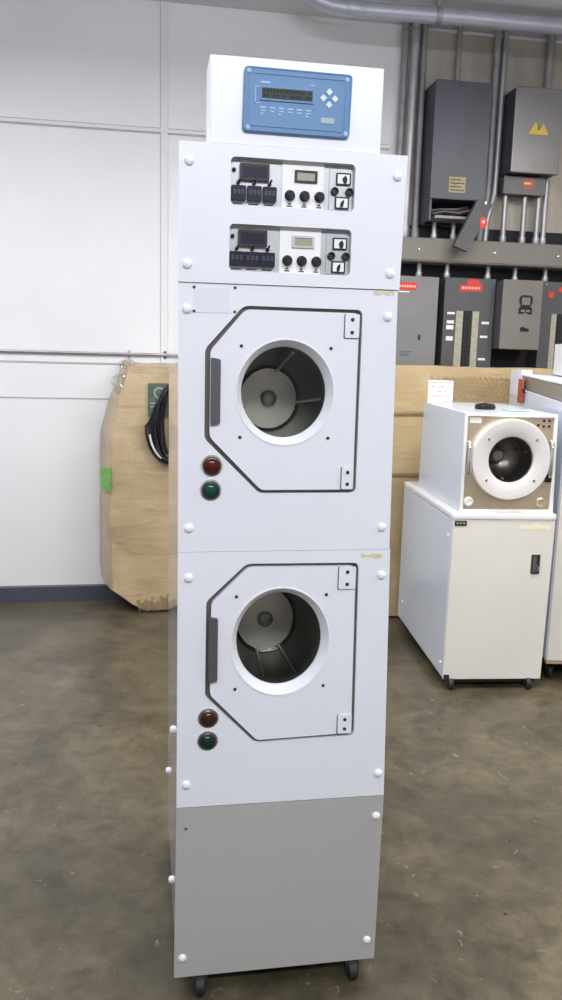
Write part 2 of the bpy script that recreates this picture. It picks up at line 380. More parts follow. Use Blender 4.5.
# doors
octs = {1: [(.144, 1.680), (.404, 1.680), (.405, 1.276), (.186, 1.275), (.063, 1.396), (.063, 1.588)],
        2: [(.160, 1.104), (.421, 1.102), (.427, .674), (.188, .668), (.069, .790), (.070, 1.018)]}
RD = [.012, .014, .014, .010, .010, .010]
OFF = {1: -.0042, 2: -.0032}
win = {1: (.238, 1.498, .0965, .1015), 2: (.242, .917, .1020, .1145)}
frames = {1: [(.002, 1.1368), (.497, 1.1368), (.487, 1.7285), (.001, 1.7285)], 2: [(.001, .509), (.514, .507), (.499, 1.136), (.002, 1.136)]}
btn = {1: ((.076, 1.334), (.074, 1.279)), 2: ((.074, .734), (.073, .677))}
names = {1: 'upper', 2: 'lower'}
for k in (1, 2):
    octs[k] = offset_poly(octs[k], OFF[k]); hole = rounded(octs[k], RD)
    fp = panel('front_panel', frames[k], [hole], 'white', label='%s front panel with chamfered door opening' % names[k])
    # gasket seen in the gap round the door
    bm = B(); prism(bm, rounded(offset_poly(octs[k], -.006), RD), .010, .0155, holes=[rounded(offset_poly(octs[k], .03), .015)])
    T.part('door_gasket', bm, 'gasket', parent=fp)
    cx, cz, a, b = win[k]
    dp = rounded([(x + (.0035 if i in (4, 5) else 0), z) for i, (x, z) in enumerate(offset_poly(octs[k], .0080))], RD)
    bm = B(); prism(bm, dp, -.002, .010, holes=[ellipse(cx, cz, a * 1.17, b * 1.17)])
    # scooped pocket behind the handle is a separate dark plate
    door = T.part('door', bm, 'white', label='%s chamfered door with round window' % names[k])
    sz = b / a
    bm = B(); lathe(bm, [(a * 1.17, .020), (a * 1.172, -.0015), (a * 1.165, -.0035), (a * 1.14, -.0035), (a * 1.125, -.001), (a * 1.01, .020), (a * 1.0, .022), (a * 1.0, .027), (a * 1.17, .027), (a * 1.17, .020)], (cx, 0, cz), n=64, sz=sz)
    T.part('window_ring', bm, 'ring', parent=door, smooth=True)
    bm = B(); lathe(bm, [(a * 1.003, .0225), (a * 1.003, .0255)], (cx, 0, cz), n=64, sz=sz, cap0=True, cap1=True)
    T.part('window_glass', bm, 'glass', parent=door)
    # hinges
    hz = {1: ((.368, .4005, 1.622, 1.674), (.373, .4005, 1.281, 1.332)), 2: ((.376, .4165, 1.043, 1.0965), (.387, .4215, .680, .728))}[k]
    for (hx0, hx1, z0, z1) in hz:
        bm = B(); prism(bm, rounded([(hx0, z0), (hx1, z0), (hx1, z1), (hx0, z1)], .004), -.0062, -.0020)
        h = T.part('hinge', bm, 'white', parent=door, bevel=.001)
        bm = B(); 
        prism(bm, rounded([(hx0 - .002, z0 - .002), (hx1 , z0 - .002), (hx1, z1 ), (hx0 - .002, z1)], .004), -.0030, -.0018)
        T.part('hinge_seam', bm, 'gasket', parent=door)
        for zz in (z0 + .012, z1 - .012):
            bm = B(); lathe(bm, [(.0042, -.006), (.0042, -.0075), (.002, -.0082)], ((hx0 + hx1) / 2, 0, zz), n=12, cap1=True)
            T.part('hinge_screw', bm, 'bezel', parent=door)
    # handle strip
    hx, hz0, hz1 = {1: (.0715, 1.424, 1.572), 2: (.0725, .824, .984)}[k]
    bm = B(); prism(bm, rounded([(hx, hz0), (hx + .021, hz0 + .004), (hx + .021, hz1 - .004), (hx, hz1)], .004), -.0095, -.002)
    T.part('handle', bm, 'handle', parent=door, bevel=.002, label='dark grey pull strip')
    for sx_, sz_ in ((-1, 1), (1, 1), (-1, -1), (1, -1)):
        bm = B(); lathe(bm, [(.0038, -.002), (.0038, -.0035), (.0015, -.004)], (cx + sx_ * a * 1.04, 0, cz + sz_ * b * .985), n=12, cap1=True)
        T.part('door_screw', bm, 'bezel', parent=door)
    # spin chamber (its axis tilts down towards the back)
    def tilt(bm):
        for v in bm.verts: v.co.z -= max(0, v.co.y - .028) * .115
        return bm
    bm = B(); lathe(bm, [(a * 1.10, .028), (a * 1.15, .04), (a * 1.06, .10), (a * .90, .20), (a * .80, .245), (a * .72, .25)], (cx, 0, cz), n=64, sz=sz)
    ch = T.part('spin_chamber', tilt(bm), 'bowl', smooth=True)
    bm = B(); lathe(bm, [(a * .78, .262), (a * .78, .249), (a * .25, .246), (a * .02, .246)], (cx, 0, cz), n=48, sz=sz, cap0=True, cap1=True)
    T.part('chamber_back', tilt(bm), 'bowlback', parent=ch, smooth=True)
    bm = B(); lathe(bm, [(.020, .247), (.020, .236), (.016, .233), (.003, .233)], (cx, 0, cz), n=32, cap1=True)
    T.part('rotor_hub', tilt(bm), 'hub', parent=ch, smooth=True)
    for t in ((250, 300, 130) if k == 2 else (-8, 75, 200)):
        t = math.radians(t); c_, s_ = math.cos(t), math.sin(t)
        bm = B(); tube(bm, [(cx + a * .92 * c_, .045, cz + b * .92 * s_), (cx + a * .68 * c_, .235, cz + b * .68 * s_)], .0030, 10)
        T.part('rotor_bar', tilt(bm), 'steel', parent=ch, smooth=True)
    # push buttons
    for (bx, bz), lens, bez, lab in zip(btn[k], (('redlens', 'greenlens') if k == 1 else ('brownlens', 'greendark')), ('brownbezel', 'bezel'), ('red', 'green')):
        bm = B(); lathe(bm, [(.0205, 0), (.0205, -.005), (.0165, -.008), (.0145, -.008), (.0140, -.003)], (bx, 0, bz), n=32)
        p = T.part('push_button', bm, bez, smooth=True, label='round %s push button' % ('dark red' if lens == 'redlens' else 'dark brown' if lens == 'brownlens' else 'green'))
        bm = B(); lathe(bm, [(.0142, -.002), (.0142, -.006), (.0118, -.0085), (.006, -.0100), (.0003, -.0105)], (bx, 0, bz), n=28, cap1=True)
        T.part('lens', bm, lens, parent=p, smooth=True)
        bm = B(); lathe(bm, [(.0215, 0), (.0245, 0), (.0245, -.0012), (.0205, -.0016)], (bx, 0, bz), n=32)
        T.part('collar', bm, 'chrome', parent=p, smooth=True)
    for x, z in {1: ((.019, 1.673), (.466, 1.671), (.026, 1.192), (.475, 1.190)), 2: ((.026, 1.076), (.480, 1.074), (.024, .567), (.496, .567))}[k]:
        screw(x, z, fp)
    if k == 1:
        bm = B(); prism(bm, rounded([(.036, 1.666), (.110, 1.667), (.110, 1.720), (.036, 1.718)], .006), -.0012, 0)
        T.part('blank_plate', bm, 'patch', parent=fp, label='faded blank patch where a label was')
        for x, z in ((.034, 1.719), (.034, 1.669), (.122, 1.721), (.122, 1.670)):
            bm = B(); lathe(bm, [(.0032, 0), (.0032, -.0016), (.001, -.0018)], (x, 0, z), n=12, cap1=True)
            T.part('rivet', bm, 'bezel', parent=fp)
    # torn tape residue
    rx0, rx1, rz = {1: (.430, .478, 1.7215), 2: (.428, .480, 1.1215)}[k]
    rng = random.Random(k); top = [(rx0 + (rx1 - rx0) * i / 8, rz + .003 + rng.random() * .004) for i in range(9)]
    bot = [(rx0 + (rx1 - rx0) * i / 8, rz - .001 - rng.random() * .005) for i in range(9)]
    bm = B(); prism(bm, top + bot[::-1], -.0008, 0); T.part('tape_residue', bm, 'tape', parent=fp)

# base panel
bp_ = panel('base_panel', [(-.004, .050), (.510, .049), (.514, .505), (.001, .507)], [ellipse(.023, .451, .0045, .005, 16)], 'grey', label='grey lower panel')
for x, z in ((.496, .452), (.016, .104), (.488, .105)): screw(x, z, bp_)
# screws on the left side
for y, z in ((.264, .583), (.343, .082), (.655, .255)):
    bm = B(); lathe(bm, [(.0105, .002), (.0105, 0), (.0095, -.004), (.006, -.0065), (.0003, -.0075)], (0, y, z), axis='x', n=20, cap1=True)
    T.part('screw', bm, 'screw', parent=body, smooth=True)

# instrument modules behind the two cut-outs
for k, (sx0, sx1, sz0, sz1) in {1: (.109, .378, 1.891, 1.988), 2: (.108, .375, 1.756, 1.853)}.items():
    W_, H_ = sx1 - sx0, sz1 - sz0
    X = lambda u: sx0 + u * W_
    Zv = lambda v: sz1 - v * H_
    yb = .012
    ip = T.part('instrument_module', bbox(sx0 - .004, sx1 + .004, yb, .05, sz0 - .004, sz1 + .004), 'plate', label='%s recessed instrument module' % names[k])
    T.part('bright_plate', bbox(X(.415), X(.755), yb - .0025, yb, sz0, sz1), 'platewhite', parent=ip)
    T.part('connector_plate', bbox(X(.80), X(.995), yb - .002, yb, Zv(.97), Zv(.08)), 'plate', parent=ip, bevel=.001)
    bm = B(); prism(bm, rrect(X(.075), X(.31), Zv(.45), Zv(.10), .002), yb - .009, yb); d = T.part('display', bm, 'bezel', parent=ip, bevel=.001)
    bm = B(); prism(bm, rrect(X(.095), X(.29), Zv(.40), Zv(.16), .001), yb - .0095, yb - .008); T.part('display_window', bm, 'led', parent=ip)
    bm = B(); lathe(bm, [(.0042, yb), (.0042, yb - .005), (.002, yb - .007)], (X(.03), 0, Zv(.24)), n=14, cap1=True); T.part('indicator', bm, 'black', parent=ip)
    for i, u in enumerate((.065, .19, .315)):
        bm = B(); lathe(bm, [(.0042, yb), (.0042, yb - .004), (.002, yb - .005)], (X(u), 0, Zv(.50)), n=14, cap1=True)
        tube(bm, [(X(u), yb - .004, Zv(.50)), (X(u) + .003, yb - .014, Zv(.46) + .002)], [.0016, .0024], 8)
        T.part('toggle_switch', bm, 'brownlens' if i != 2 or k == 1 else 'bezel', parent=ip, smooth=True)
    for i, u in enumerate(((.01, .125), (.135, .25), (.26, .37)) if k == 1 else ((.005, .128), (.130, .253), (.255, .375))):
        bm = B(); prism(bm, rrect(X(u[0]), X(u[1]), Zv(.88), Zv(.57), .002), yb - .010, yb)
        T.part('thumbwheel', bm, 'led', parent=ip, bevel=.001)
        bm = B()
        for q in range(3):
            xc = X(u[0] + (u[1] - u[0]) * (.22 + .28 * q)); zc = Zv(.70)
            # a tiny 0: a rectangle ring
            prism(bm, [(xc - .0024, zc - .0042), (xc + .0024, zc - .0042), (xc + .0024, zc + .0042), (xc - .0024, zc + .0042)], yb - .0106, yb - .0098, holes=[[(xc - .001, zc - .0028), (xc + .001, zc - .0028), (xc + .001, zc + .0028), (xc - .001, zc + .0028)]])
        T.part('digit_row', bm, 'digits', parent=ip)
        T.part('caption', bbox(X(u[0]) + .004, X(u[1]) - .006, yb - .0006, yb, Zv(.955), Zv(.93)), 'bezel', parent=ip)
    bm = B(); prism(bm, rrect(X(.515), X(.70), Zv(.43), Zv(.17), .002), yb - .006, yb, holes=[rrect(X(.535), X(.68), Zv(.385), Zv(.215), .001)]); T.part('meter_frame', bm, 'bezel' if k == 1 else 'plate', parent=ip)
    T.part('meter_window', bbox(X(.53), X(.685), yb - .0045, yb - .002, Zv(.39), Zv(.21)), 'lcdpale', parent=ip)
    for u in (.48, .60, .722):
        bm = B(); c = (X(u), 0, Zv(.715))
        lathe(bm, [(.0112, yb - .002), (.0112, yb - .006), (.0088, yb - .008), (.0082, yb - .019), (.007, yb - .021), (.0005, yb - .021)], c, n=24, cap1=True)
        box(bm, c[0] - .0016, c[0] + .0016, yb - .0225, yb - .008, c[2] - .0125, c[2] + .004)
        T.part('rotary_knob', bm, 'black', parent=ip, smooth=True)
        bm = B(); box(bm, c[0] - .006, c[0] + .005, yb - .0032, yb - .0022, Zv(.95), Zv(.925)); box(bm, c[0] - .003, c[0] + .0025, yb - .0032, yb - .0022, Zv(.905), Zv(.875))
        T.part('caption', bm, 'bezel', parent=ip)
    for (u0, u1, v0, v1, side) in ((.855, .975, .17, .43, 1), (.85, .965, .68, .94, -1)):
        bm = B(); prism(bm, rrect(X(u0), X(u1), Zv(v1), Zv(v0), .002), yb - .006, yb, holes=[rrect(X(u0) + .0028, X(u1) - .0028, Zv(v1) + .0028, Zv(v0) - .0028, .001)])
        T.part('rocker_switch_frame', bm, 'black', parent=ip)
        xm = X((u0 + u1) / 2)
        T.part('rocker_switch', bbox(X(u0) + .003, X(u1) - .003, yb - .0055, yb, Zv(v1) + .003, Zv(v0) - .003), 'platewhite', parent=ip)
        bm = B(); prism(bm, [(xm - .002 + .002 * side, Zv(v1) + .004), (xm + .004 + .002 * side, Zv(v1) + .004), (xm + .006 + .002 * side, Zv((v0 + v1) / 2)), (xm + .004, Zv(v0) - .005), (xm - .003, Zv((v0 + v1) / 2) + .001)], yb - .008, yb - .005); T.part('rocker_mark', bm, 'black', parent=ip)
    for u in (.845, .965):
        bm = B(); lathe(bm, [(.0085, yb), (.0085, yb - .008), (.006, yb - .009), (.0055, yb - .004), (.0005, yb - .004)], (X(u), 0, Zv(.57)), n=22, cap1=True)
        T.part('round_connector', bm, 'bezel', parent=ip, smooth=True)

# casters under a machine (each: housing + wheel)
def caster(t, x, y, h, r, dy=.010):
    bm = B(); box(bm, x - .022, x + .022, y - .020, y + .024, h - .004, h)
    y0, y1 = min(y - .012, y + dy - .006), max(y + .012, y + dy + .006)
    box(bm, x - .0165, x - .0125, y0, y1, r * .8, h - .003); box(bm, x + .0125, x + .0165, y0, y1, r * .8, h - .003)
    c = t.part('caster', bm, 'bezel', bevel=.001)
    bm = B(); lathe(bm, [(r * .4, -.0115), (r * .9, -.0115), (r, -.008), (r, .008), (r * .9, .0115), (r * .4, .0115)], (x, y + dy, r), axis='x', n=24, cap0=True, cap1=True)
    t.part('wheel', bm, 'rubber', parent=c, smooth=True)
for x, y in ((.060, .021), (.452, .021), (.060, .60), (.452, .60)): caster(T, x, y, .05, .024, -.022)

# ------------------------------------------------------------------ controller box on top
TB = Thing('controller_box', 'white controller box with blue keypad sitting on top of the tall machine', 'control box', (.25, .12, 2.013))
bm = B(); prism(bm, [(.0635, 2.0135), (.433, 2.0135), (.4345, 2.186), (.0635, 2.185)], (.002), .095)
hs = TB.part('housing', bm, 'white', bevel=.003)
KP = [(.134, 2.1665), (.364, 2.1655), (.361, 2.0385), (.1315, 2.039)]
bm = B(); prism(bm, rounded(KP, .010), -.006, .002)
kp = TB.part('keypad', bm, 'blue', bevel=.002, label='blue membrane keypad')
def kpart(name, bm, m, **k): return TB.part(name, bm, m, parent=kp, **k)
bm = B(); prism(bm, rounded(offset_poly(KP, .0115), .006), -.0075, -.0058, holes=[rounded(offset_poly(KP, .0135), .006)]); kpart('embossed_border', bm, 'bluedk')
bm = B(); prism(bm, rounded(offset_poly(KP, .0015), .009), -.0075, -.0058, holes=[rounded(offset_poly(KP, .0032), .008)]); kpart('edge_rim', bm, 'bluedk')
KX = lambda u: .1328 + u * .230
KZ = lambda v: 2.1662 - v * .128
kpart('display', bbox(KX(.150), KX(.645), -.0088, -.006, KZ(.505), KZ(.285)), 'bluedk')
kpart('display_window', bbox(KX(.165), KX(.632), -.0094, -.0087, KZ(.475), KZ(.315)), 'lcd')
bm = B()
for r_ in range(2):
    for q in range(15):
        if random.random() < .8: box(bm, KX(.178 + q * .03), KX(.178 + q * .03 + .02), -.0098, -.0093, KZ(.39 + r_ * .075 - .012), KZ(.335 + r_ * .075))
kpart('display_characters', bm, 'lcdtxt')
ac = (KX(.79), KZ(.40))
for dx, dz in ((0, 1), (0, -1), (1, 0), (-1, 0)):
    c = (ac[0] + dx * .0125, ac[1] + dz * .0125); e = .0078
    bm = B(); prism(bm, [(c[0], c[1] + e), (c[0] + e, c[1]), (c[0], c[1] - e), (c[0] - e, c[1])], -.0078, -.006); kpart('arrow_key', bm, 'arrow', bevel=.001)
bm = B(); prism(bm, [(ac[0], ac[1] + .0045), (ac[0] + .0045, ac[1]), (ac[0], ac[1] - .0045), (ac[0] - .0045, ac[1])], -.0072, -.006); kpart('centre_mark', bm, 'bluedk')
bm = B(); prism(bm, rrect(KX(.715), KX(.845), KZ(.79), KZ(.70), .004), -.0072, -.006); kpart('badge', bm, 'logo')
bm = B()
for i in range(6):
    u0 = .155 + i * .083
    box(bm, KX(u0), KX(u0 + .055), -.0068, -.006, KZ(.625), KZ(.60)); box(bm, KX(u0 + .008), KX(u0 + .048), -.0068, -.006, KZ(.67), KZ(.65))
    if i in (0, 2, 5): box(bm, KX(u0), KX(u0 + .03), -.0068, -.006, KZ(.715), KZ(.695))
kpart('key_legends', bm, 'bluelt')
bm = B(); box(bm, KX(.155), KX(.245), -.0068, -.006, KZ(.245), KZ(.215)); box(bm, KX(.615), KX(.65), -.0068, -.006, KZ(.235), KZ(.215))
box(bm, KX(.105), KX(.112), -.0068, -.006, KZ(.56), KZ(.30)); box(bm, KX(.105), KX(.145), -.0068, -.006, KZ(.56), KZ(.545)); box(bm, KX(.105), KX(.145), -.0068, -.006, KZ(.31), KZ(.295))
kpart('printed_lines', bm, 'bluelt')
for u, v in ((.045, .07), (.955, .09), (.045, .93), (.955, .93)):
    bm = B(); lathe(bm, [(.0048, -.0058), (.0048, -.0075), (.002, -.0085)], (KX(u), 0, KZ(v)), n=16, cap1=True); kpart('screw', bm, 'bluelt', smooth=True)

# ------------------------------------------------------------------ right-hand machines
RZ = math.radians(-5)
def loc2w(o, x, y, z, a=RZ):
    c, s = math.cos(a), math.sin(a); return (o[0] + c * x - s * y, o[1] + s * x + c * y, z)
CO = (1.362, 1.762, 0)
C = Thing('rolling_cabinet', 'white rolling cabinet on casters carrying the small round-door dryer', 'cabinet', CO, RZ, local=True)
CW, CD = .494, 1.0
bm = B(); box(bm, 0, CW, .018, CD, .055, .845)
cb = C.part('body', bm, 'satin', bevel=.003)
bm = B(); prism(bm, [(.0, .052), (CW - .004, .052), (CW + .006, .848), (.004, .848)], 0, .0175)
cd = C.part('door', bm, 'cream', bevel=.003)
bm = B(); box(bm, -.002, CW + .010, -.004, CD + .002, .8455, .878); C.part('top', bm, 'bright', bevel=.010, seg=4)
bm = B(); prism(bm, rrect(.396, .438, .586, .680, .003), -.004, 0); lt = C.part('latch', bm, 'bezel', bevel=.001, label='dark metal flush latch')
C.part('latch_lever', bbox(.402, .420, -.007, -.004, .594, .672), 'handle', parent=lt, bevel=.001)
C.part('latch_grip', bbox(.423, .433, -.0065, -.004, .60, .625), 'chrome', parent=lt, bevel=.001)
bm = B(); prism(bm, rrect(.010, .068, .818, .842, .002), -.003, 0); np_ = C.part('name_plate', bm, 'bezel', label='small dark name plate')
bm = B()
for i in range(3): box(bm, .017 + i * .016, .028 + i * .016, -.0036, -.0028, .826, .835)
C.part('plate_print', bm, 'ochre', parent=np_)
bm = B(); rng = random.Random(4)
prism(bm, [(.33 + i * .012, .818 + rng.random() * .012) for i in range(13)] + [(.474 - i * .012, .796 + rng.random() * .010) for i in range(13)], -.0008, 0); C.part('tape_residue', bm, mat('pale_yellow_residue', (.80, .76, .52), .6, var=.1, vscale=60))
bm = B(); prism(bm, rrect(.002, .030, .054, .077, .002), -.003, 0); C.part('corner_bracket', bm, 'bezel')
bm = B(); box(bm, .02, CW - .02, .035, CD - .02, .024, .055); C.part('dark_base', bm, 'void')  # near-black block standing in for the shadow under the cabinet
for x, y in ((.040, .025), (.43, .025), (.040, .92), (.43, .92)): caster(C, x, y, .055, .029, -.018)
for y, z in ((.06, .12), (.06, .76), (.90, .17)):
    bm = B(); lathe(bm, [(.009, .001), (.009, -.002), (.006, -.005), (.0003, -.006)], (0, y, z), axis='x', n=16, cap1=True); C.part('screw', bm, 'screw', parent=cb, smooth=True)

# small round-door dryer on the cabinet
bo = loc2w(CO, .05, .03, .8785)
D = Thing('benchtop_spin_dryer', 'small white dryer with a round ring door and metallic front on the rolling cabinet', 'machine', bo, RZ, local=True)
DW, DH, DD = .428, .468, .81
bm = B(); side_ = [(0.016, 0), (DD, 0), (DD - .03, DH + .010), (0.016, DH)]
prism(bm, side_, -.008, .000, axis='x'); prism(bm, side_, DW + .002, DW + .010, axis='x')
prism(bm, [(.016, 0), (DD - .001, 0), (DD - .001, .008), (.016, .008)], .0, DW + .002, axis='x')
prism(bm, [(.016, DH - .008), (DD - .031, DH + .002), (DD - .031, DH + .010), (.016, DH)], .0, DW + .002, axis='x')
prism(bm, [(DD - .010, .008), (DD - .001, .008), (DD - .031, DH + .002), (DD - .040, DH + .002)], .0, DW + .002, axis='x')
D.part('housing', bm, 'satin', bevel=.004)
bm = B(); prism(bm, [(-.008, 0), (DW + .018, 0), (DW + .005, DH), (-.012, DH)], 0, .0155, holes=[[(.004, .012), (DW - .002, .014), (DW - .010, DH - .016), (.002, DH - .014)]])
D.part('front_frame', bm, 'bright', bevel=.002)
bm = B(); prism(bm, [(-.002, .006), (DW + .008, .006), (DW + .008, DH - .006), (-.002, DH - .006)], .008, .0155, holes=[ellipse(.214, .254, .112, .112)])
fp = D.part('front_plate', bm, 'gold', label='polished metallic front plate')
dc = (.214, .254)
bm = B(); lathe(bm, [(.191, .008), (.191, -.020), (.186, -.026), (.117, -.026), (.109, -.021), (.108, -.006), (.108, .006)], (dc[0], 0, dc[1]), n=64)
dr = D.part('ring_door', bm, 'ringcream', smooth=True)
bm = B(); lathe(bm, [(.109, -.008), (.109, -.005)], (dc[0], 0, dc[1]), n=48, cap0=True, cap1=True); D.part('window_glass', bm, 'glass', parent=dr)
bm = B(); lathe(bm, [(.111, .010), (.120, .03), (.112, .16), (.07, .20), (.0004, .205)], (dc[0], 0, dc[1]), n=48, cap1=True)
ch = D.part('spin_chamber', bm, 'bowl2', smooth=True)
bm = B(); lathe(bm, [(.034, .200), (.034, .17), (.024, .16), (.0004, .16)], (dc[0], 0, dc[1]), n=28, cap1=True); D.part('rotor_hub', bm, 'hub', parent=ch, smooth=True)
for t in (20, 140, 260):
    t = math.radians(t); bm = B(); tube(bm, [(dc[0] + .096 * math.cos(t), .03, dc[1] + .096 * math.sin(t)), (dc[0] + .085 * math.cos(t), .17, dc[1] + .085 * math.sin(t))], .005, 10); D.part('rotor_bar', bm, 'steel', parent=ch, smooth=True)
for t in (40, 140, 220, 320):
    t = math.radians(t); bm = B(); lathe(bm, [(.006, -.0255), (.006, -.028), (.002, -.029)], (dc[0] + .150 * math.cos(t), 0, dc[1] + .150 * math.sin(t)), n=14, cap1=True); D.part('door_screw', bm, 'chrome', parent=dr, smooth=True)
for x, z0, z1, m in ((.012, .17, .335, 'chrome'), (DW - .018, .17, .345, 'chrome')):
    bm = B(); tube(bm, [(x, .008, z0), (x, -.018, z0 + .008), (x, -.024, z0 + .03), (x, -.024, z1 - .03), (x, -.018, z1 - .008), (x, .008, z1)], .0075, 12); D.part('handle_bar', bm, m, smooth=True)
bm = B(); box(bm, DW - .034, DW - .004, -.008, .008, .148, .186); D.part('door_latch', bm, 'black', bevel=.003)
for x in (.030, DW - .045):
    bm = B(); lathe(bm, [(.022, .008), (.022, .001), (.018, -.003), (.010, -.003), (.009, -.001), (.0004, -.001)], (x, 0, .050), n=28, cap1=True); D.part('round_button', bm, 'whitelab' if x < .1 else 'gold', smooth=True)
D.part('label_sticker', bbox(.012, .068, .0066, .008, DH - .046, DH - .020), 'paper')
for i in range(3):
    for j in range(2):
        bm = B(); lathe(bm, [(.0062, .008), (.0062, .005), (.002, .0045)], (DW - .085 + i * .026, 0, DH - .030 - j * .026 - (.02 if i == 0 else 0)), n=12, cap1=True); D.part('indicator', bm, 'brownlens', smooth=True)

# things on the small dryer
TOPZ = .8785 + DH
def on_top(x, y): return loc2w(CO, .05 + x, .03 + y, TOPZ + .002 + .010 * (y - .016) / (DD - .046))
p = on_top(.170, .27)
bm = B()
rng = random.Random(3)
for i in range(9):
    a = 2 * PI * i / 9; r = .028
    lathe(bm, [(.016, 0), (.018, .010), (.015, .020 + .004 * (i % 2)), (.006, .026), (.0005, .027)], (r * 1.25 * math.cos(a), r * .8 * math.sin(a), 0), axis='z', n=12, cap0=True, cap1=True)
lathe(bm, [(.034, .001), (.034, .018), (.026, .026), (.0005, .030)], (0, 0, 0), axis='z', n=24, sx=1.1, cap0=True, cap1=True)
o = obj('lobed_knob', bm, 'black', off=p, smooth=True); o.rotation_euler = (0, 0, RZ)
tag(o, 'black lobed hand knob lying on top of the small dryer', 'knob')
p = on_top(.300, .20)
bm = B(); prism(bm, rounded([(-.055, -.035), (.065, -.035), (.065, .04), (-.055, .04)], .006), 0, .006, axis='z')
o = obj('plastic_strip', bm, 'teal', off=p, bevel=.001); o.rotation_euler = (0, 0, RZ)
tag(o, 'thin clear greenish plastic plate lying on the small dryer beside the black knob', 'plate')
p = on_top(.070, .74)
PSn = Thing('paper_sign', 'small white paper sign with pink print standing on the rear of the small dryer', 'sign', p, RZ, local=True)
bm = B(); prism(bm, [(-.07, .0), (.070, .0), (.070, .118), (-.070, .120)], 0, .0015); ps = PSn.part('sheet', bm, 'paper')
bm = B(); prism(bm, [(.0015, 0), (.05, 0), (.048, .004), (.006, .006), (.0035, .11), (.0015, .11)], -.01, .03, axis='x'); PSn.part('stand', bm, 'paper')
bm = B()
for z, segs in ((.105, ((-.05, -.02), (-.01, .015), (.025, .06))), (.080, ((-.055, -.03), (-.02, .02), (.03, .065))), (.055, ((-.02, .005), (.015, .03))), (.03, ((-.05, .02), (.03, .055)))):
    for a, b in segs: box(bm, a, b, -.0008, 0, z, z + .007)
PSn.part('print', bm, 'pink')

# white machine at the right edge
WO = (1.912, 1.800, 0); RW = math.radians(-8.4)
Wm = Thing('chest_machine', 'large white machine with sloped grey metal lid at the right edge beside the cabinet', 'machine', WO, RW, local=True)
WD, WW = .92, .62
bm = B(); prism(bm, [(.0, .115), (WD, .115), (WD, 1.455), (.0, 1.395)], 0, WW, axis='x'); Wm.part('body', bm, 'side', bevel=.004)
bm = B(); prism(bm, [(-.004, 1.396), (WD - .22, 1.442), (WD - .22, 1.512), (-.004, 1.478)], .006, WW, axis='x'); lid = Wm.part('lid', bm, 'lid', bevel=.006)
bm = B(); prism(bm, [(-.006, 1.479), (WD - .20, 1.513), (WD - .20, 1.524), (-.006, 1.492)], .0, WW + .004, axis='x'); Wm.part('lid_trim', bm, 'white', parent=lid, bevel=.003)
bm = B(); box(bm, -.002, .06, WD - .20, WD, 1.40, 1.545); Wm.part('rear_post', bm, 'white', bevel=.004)
bm = B(); box(bm, .004, WW, -.006, .03, .098, .116); Wm.part('bottom_rail', bm, 'wood', bevel=.002)
bm = B(); box(bm, .004, WW, -.010, -.0005, .116, 1.385); Wm.part('front_panel', bm, 'cream', bevel=.003)
bm = B(); box(bm, .03, WW - .03, .03, WD - .03, .085, .1145); Wm.part('dark_base', bm, 'void')
for x, y in ((.045, .06), (WW - .06, .06), (.045, .84), (WW - .06, .84)): caster(Wm, x, y, .085, .036)
# tag hanging at the machine's corner
tp = loc2w(WO, -.004, WD - .235, 1.49, RW)
TG = Thing('red_tag', 'orange-red tag hanging on the side of the white machine by a black hook', 'tag', tp, RW, local=True)
bm = B(); prism(bm, [(-.055, -.125), (.035, -.125), (.035, .005), (-.045, .005)], -.012, -.0045, axis='x'); tg = TG.part('card', bm, 'tagred', bevel=.002)
bm = B(); tube(bm, [(-.008, -.062, -.055), (-.016, -.064, -.05), (-.018, -.075, -.055), (-.014, -.088, -.062), (-.0065, -.092, -.066)], .0055, 10); TG.part('hook', bm, 'black', smooth=True)
# white carton on the lid
bp = loc2w(WO, .135, .37, 1.513, RW)
bm = B(); prism(bm, [(0, .002), (.24, .014), (.24, .175), (0, .175)], 0, .22, axis='x')
o = obj('white_box', bm, 'bright', off=bp, bevel=.003); o.rotation_euler = (0, 0, RW)
tag(o, 'upright white box standing on the lid of the right edge machine', 'box')

# ------------------------------------------------------------------ wrapped cartons
CL = Thing('wrapped_carton', 'tall film-wrapped brown carton leaning by the left wall behind the tall machine', 'carton', (.2, 3.25, 0))
def crumple(bm, amt, sc, seed):
    for v in bm.verts:
        n = noise.noise_vector(Vector((v.co.x * sc + seed, v.co.y * sc, v.co.z * sc))); v.co += n * amt
back = [(-.205, 1.528), (.72, 1.520), (.78, 1.05), (.78, .02), (-.10, .012), (-.215, .06), (-.345, .175), (-.350, .70), (-.335, 1.115)]
front = [(-.150, 1.512), (.70, 1.505), (.76, 1.05), (.76, .03), (-.06, .012), (-.14, .055), (-.262, .150), (-.268, .70), (-.250, 1.150)]
def dense(poly, step=.06):
    out = []
    for i in range(len(poly)):
        a, b = Vector(poly[i]), Vector(poly[(i + 1) % len(poly)]); n = 14
        for k in range(n): q = a.lerp(b, k / n); out.append((q.x, q.y))
    return out
bm = B(); fr, bk = dense(front), dense(back)
ly = []
for t in (0, .12, .5, 1):
    y = {0: 3.105, .12: 3.115, .5: 3.22, 1: 3.375}[t]; s = {0: 0, .12: .12, .5: .6, 1: 1}[t]
    ly.append([bm.verts.new((a[0] * (1 - s) + b[0] * s, y, a[1] * (1 - s) + b[1] * s)) for a, b in zip(fr, bk)])
for A, Bq in zip(ly, ly[1:]):
    for i in range(len(A)): bm.faces.new((A[i], A[(i + 1) % len(A)], Bq[(i + 1) % len(A)], Bq[i]))
e = [bm.edges.get((ly[0][i], ly[0][(i + 1) % len(fr)])) for i in range(len(fr))]; bmesh.ops.triangle_fill(bm, edges=e, use_beauty=True)
e = [bm.edges.get((ly[-1][i], ly[-1][(i + 1) % len(fr)])) for i in range(len(fr))]; bmesh.ops.triangle_fill(bm, edges=e, use_beauty=True)
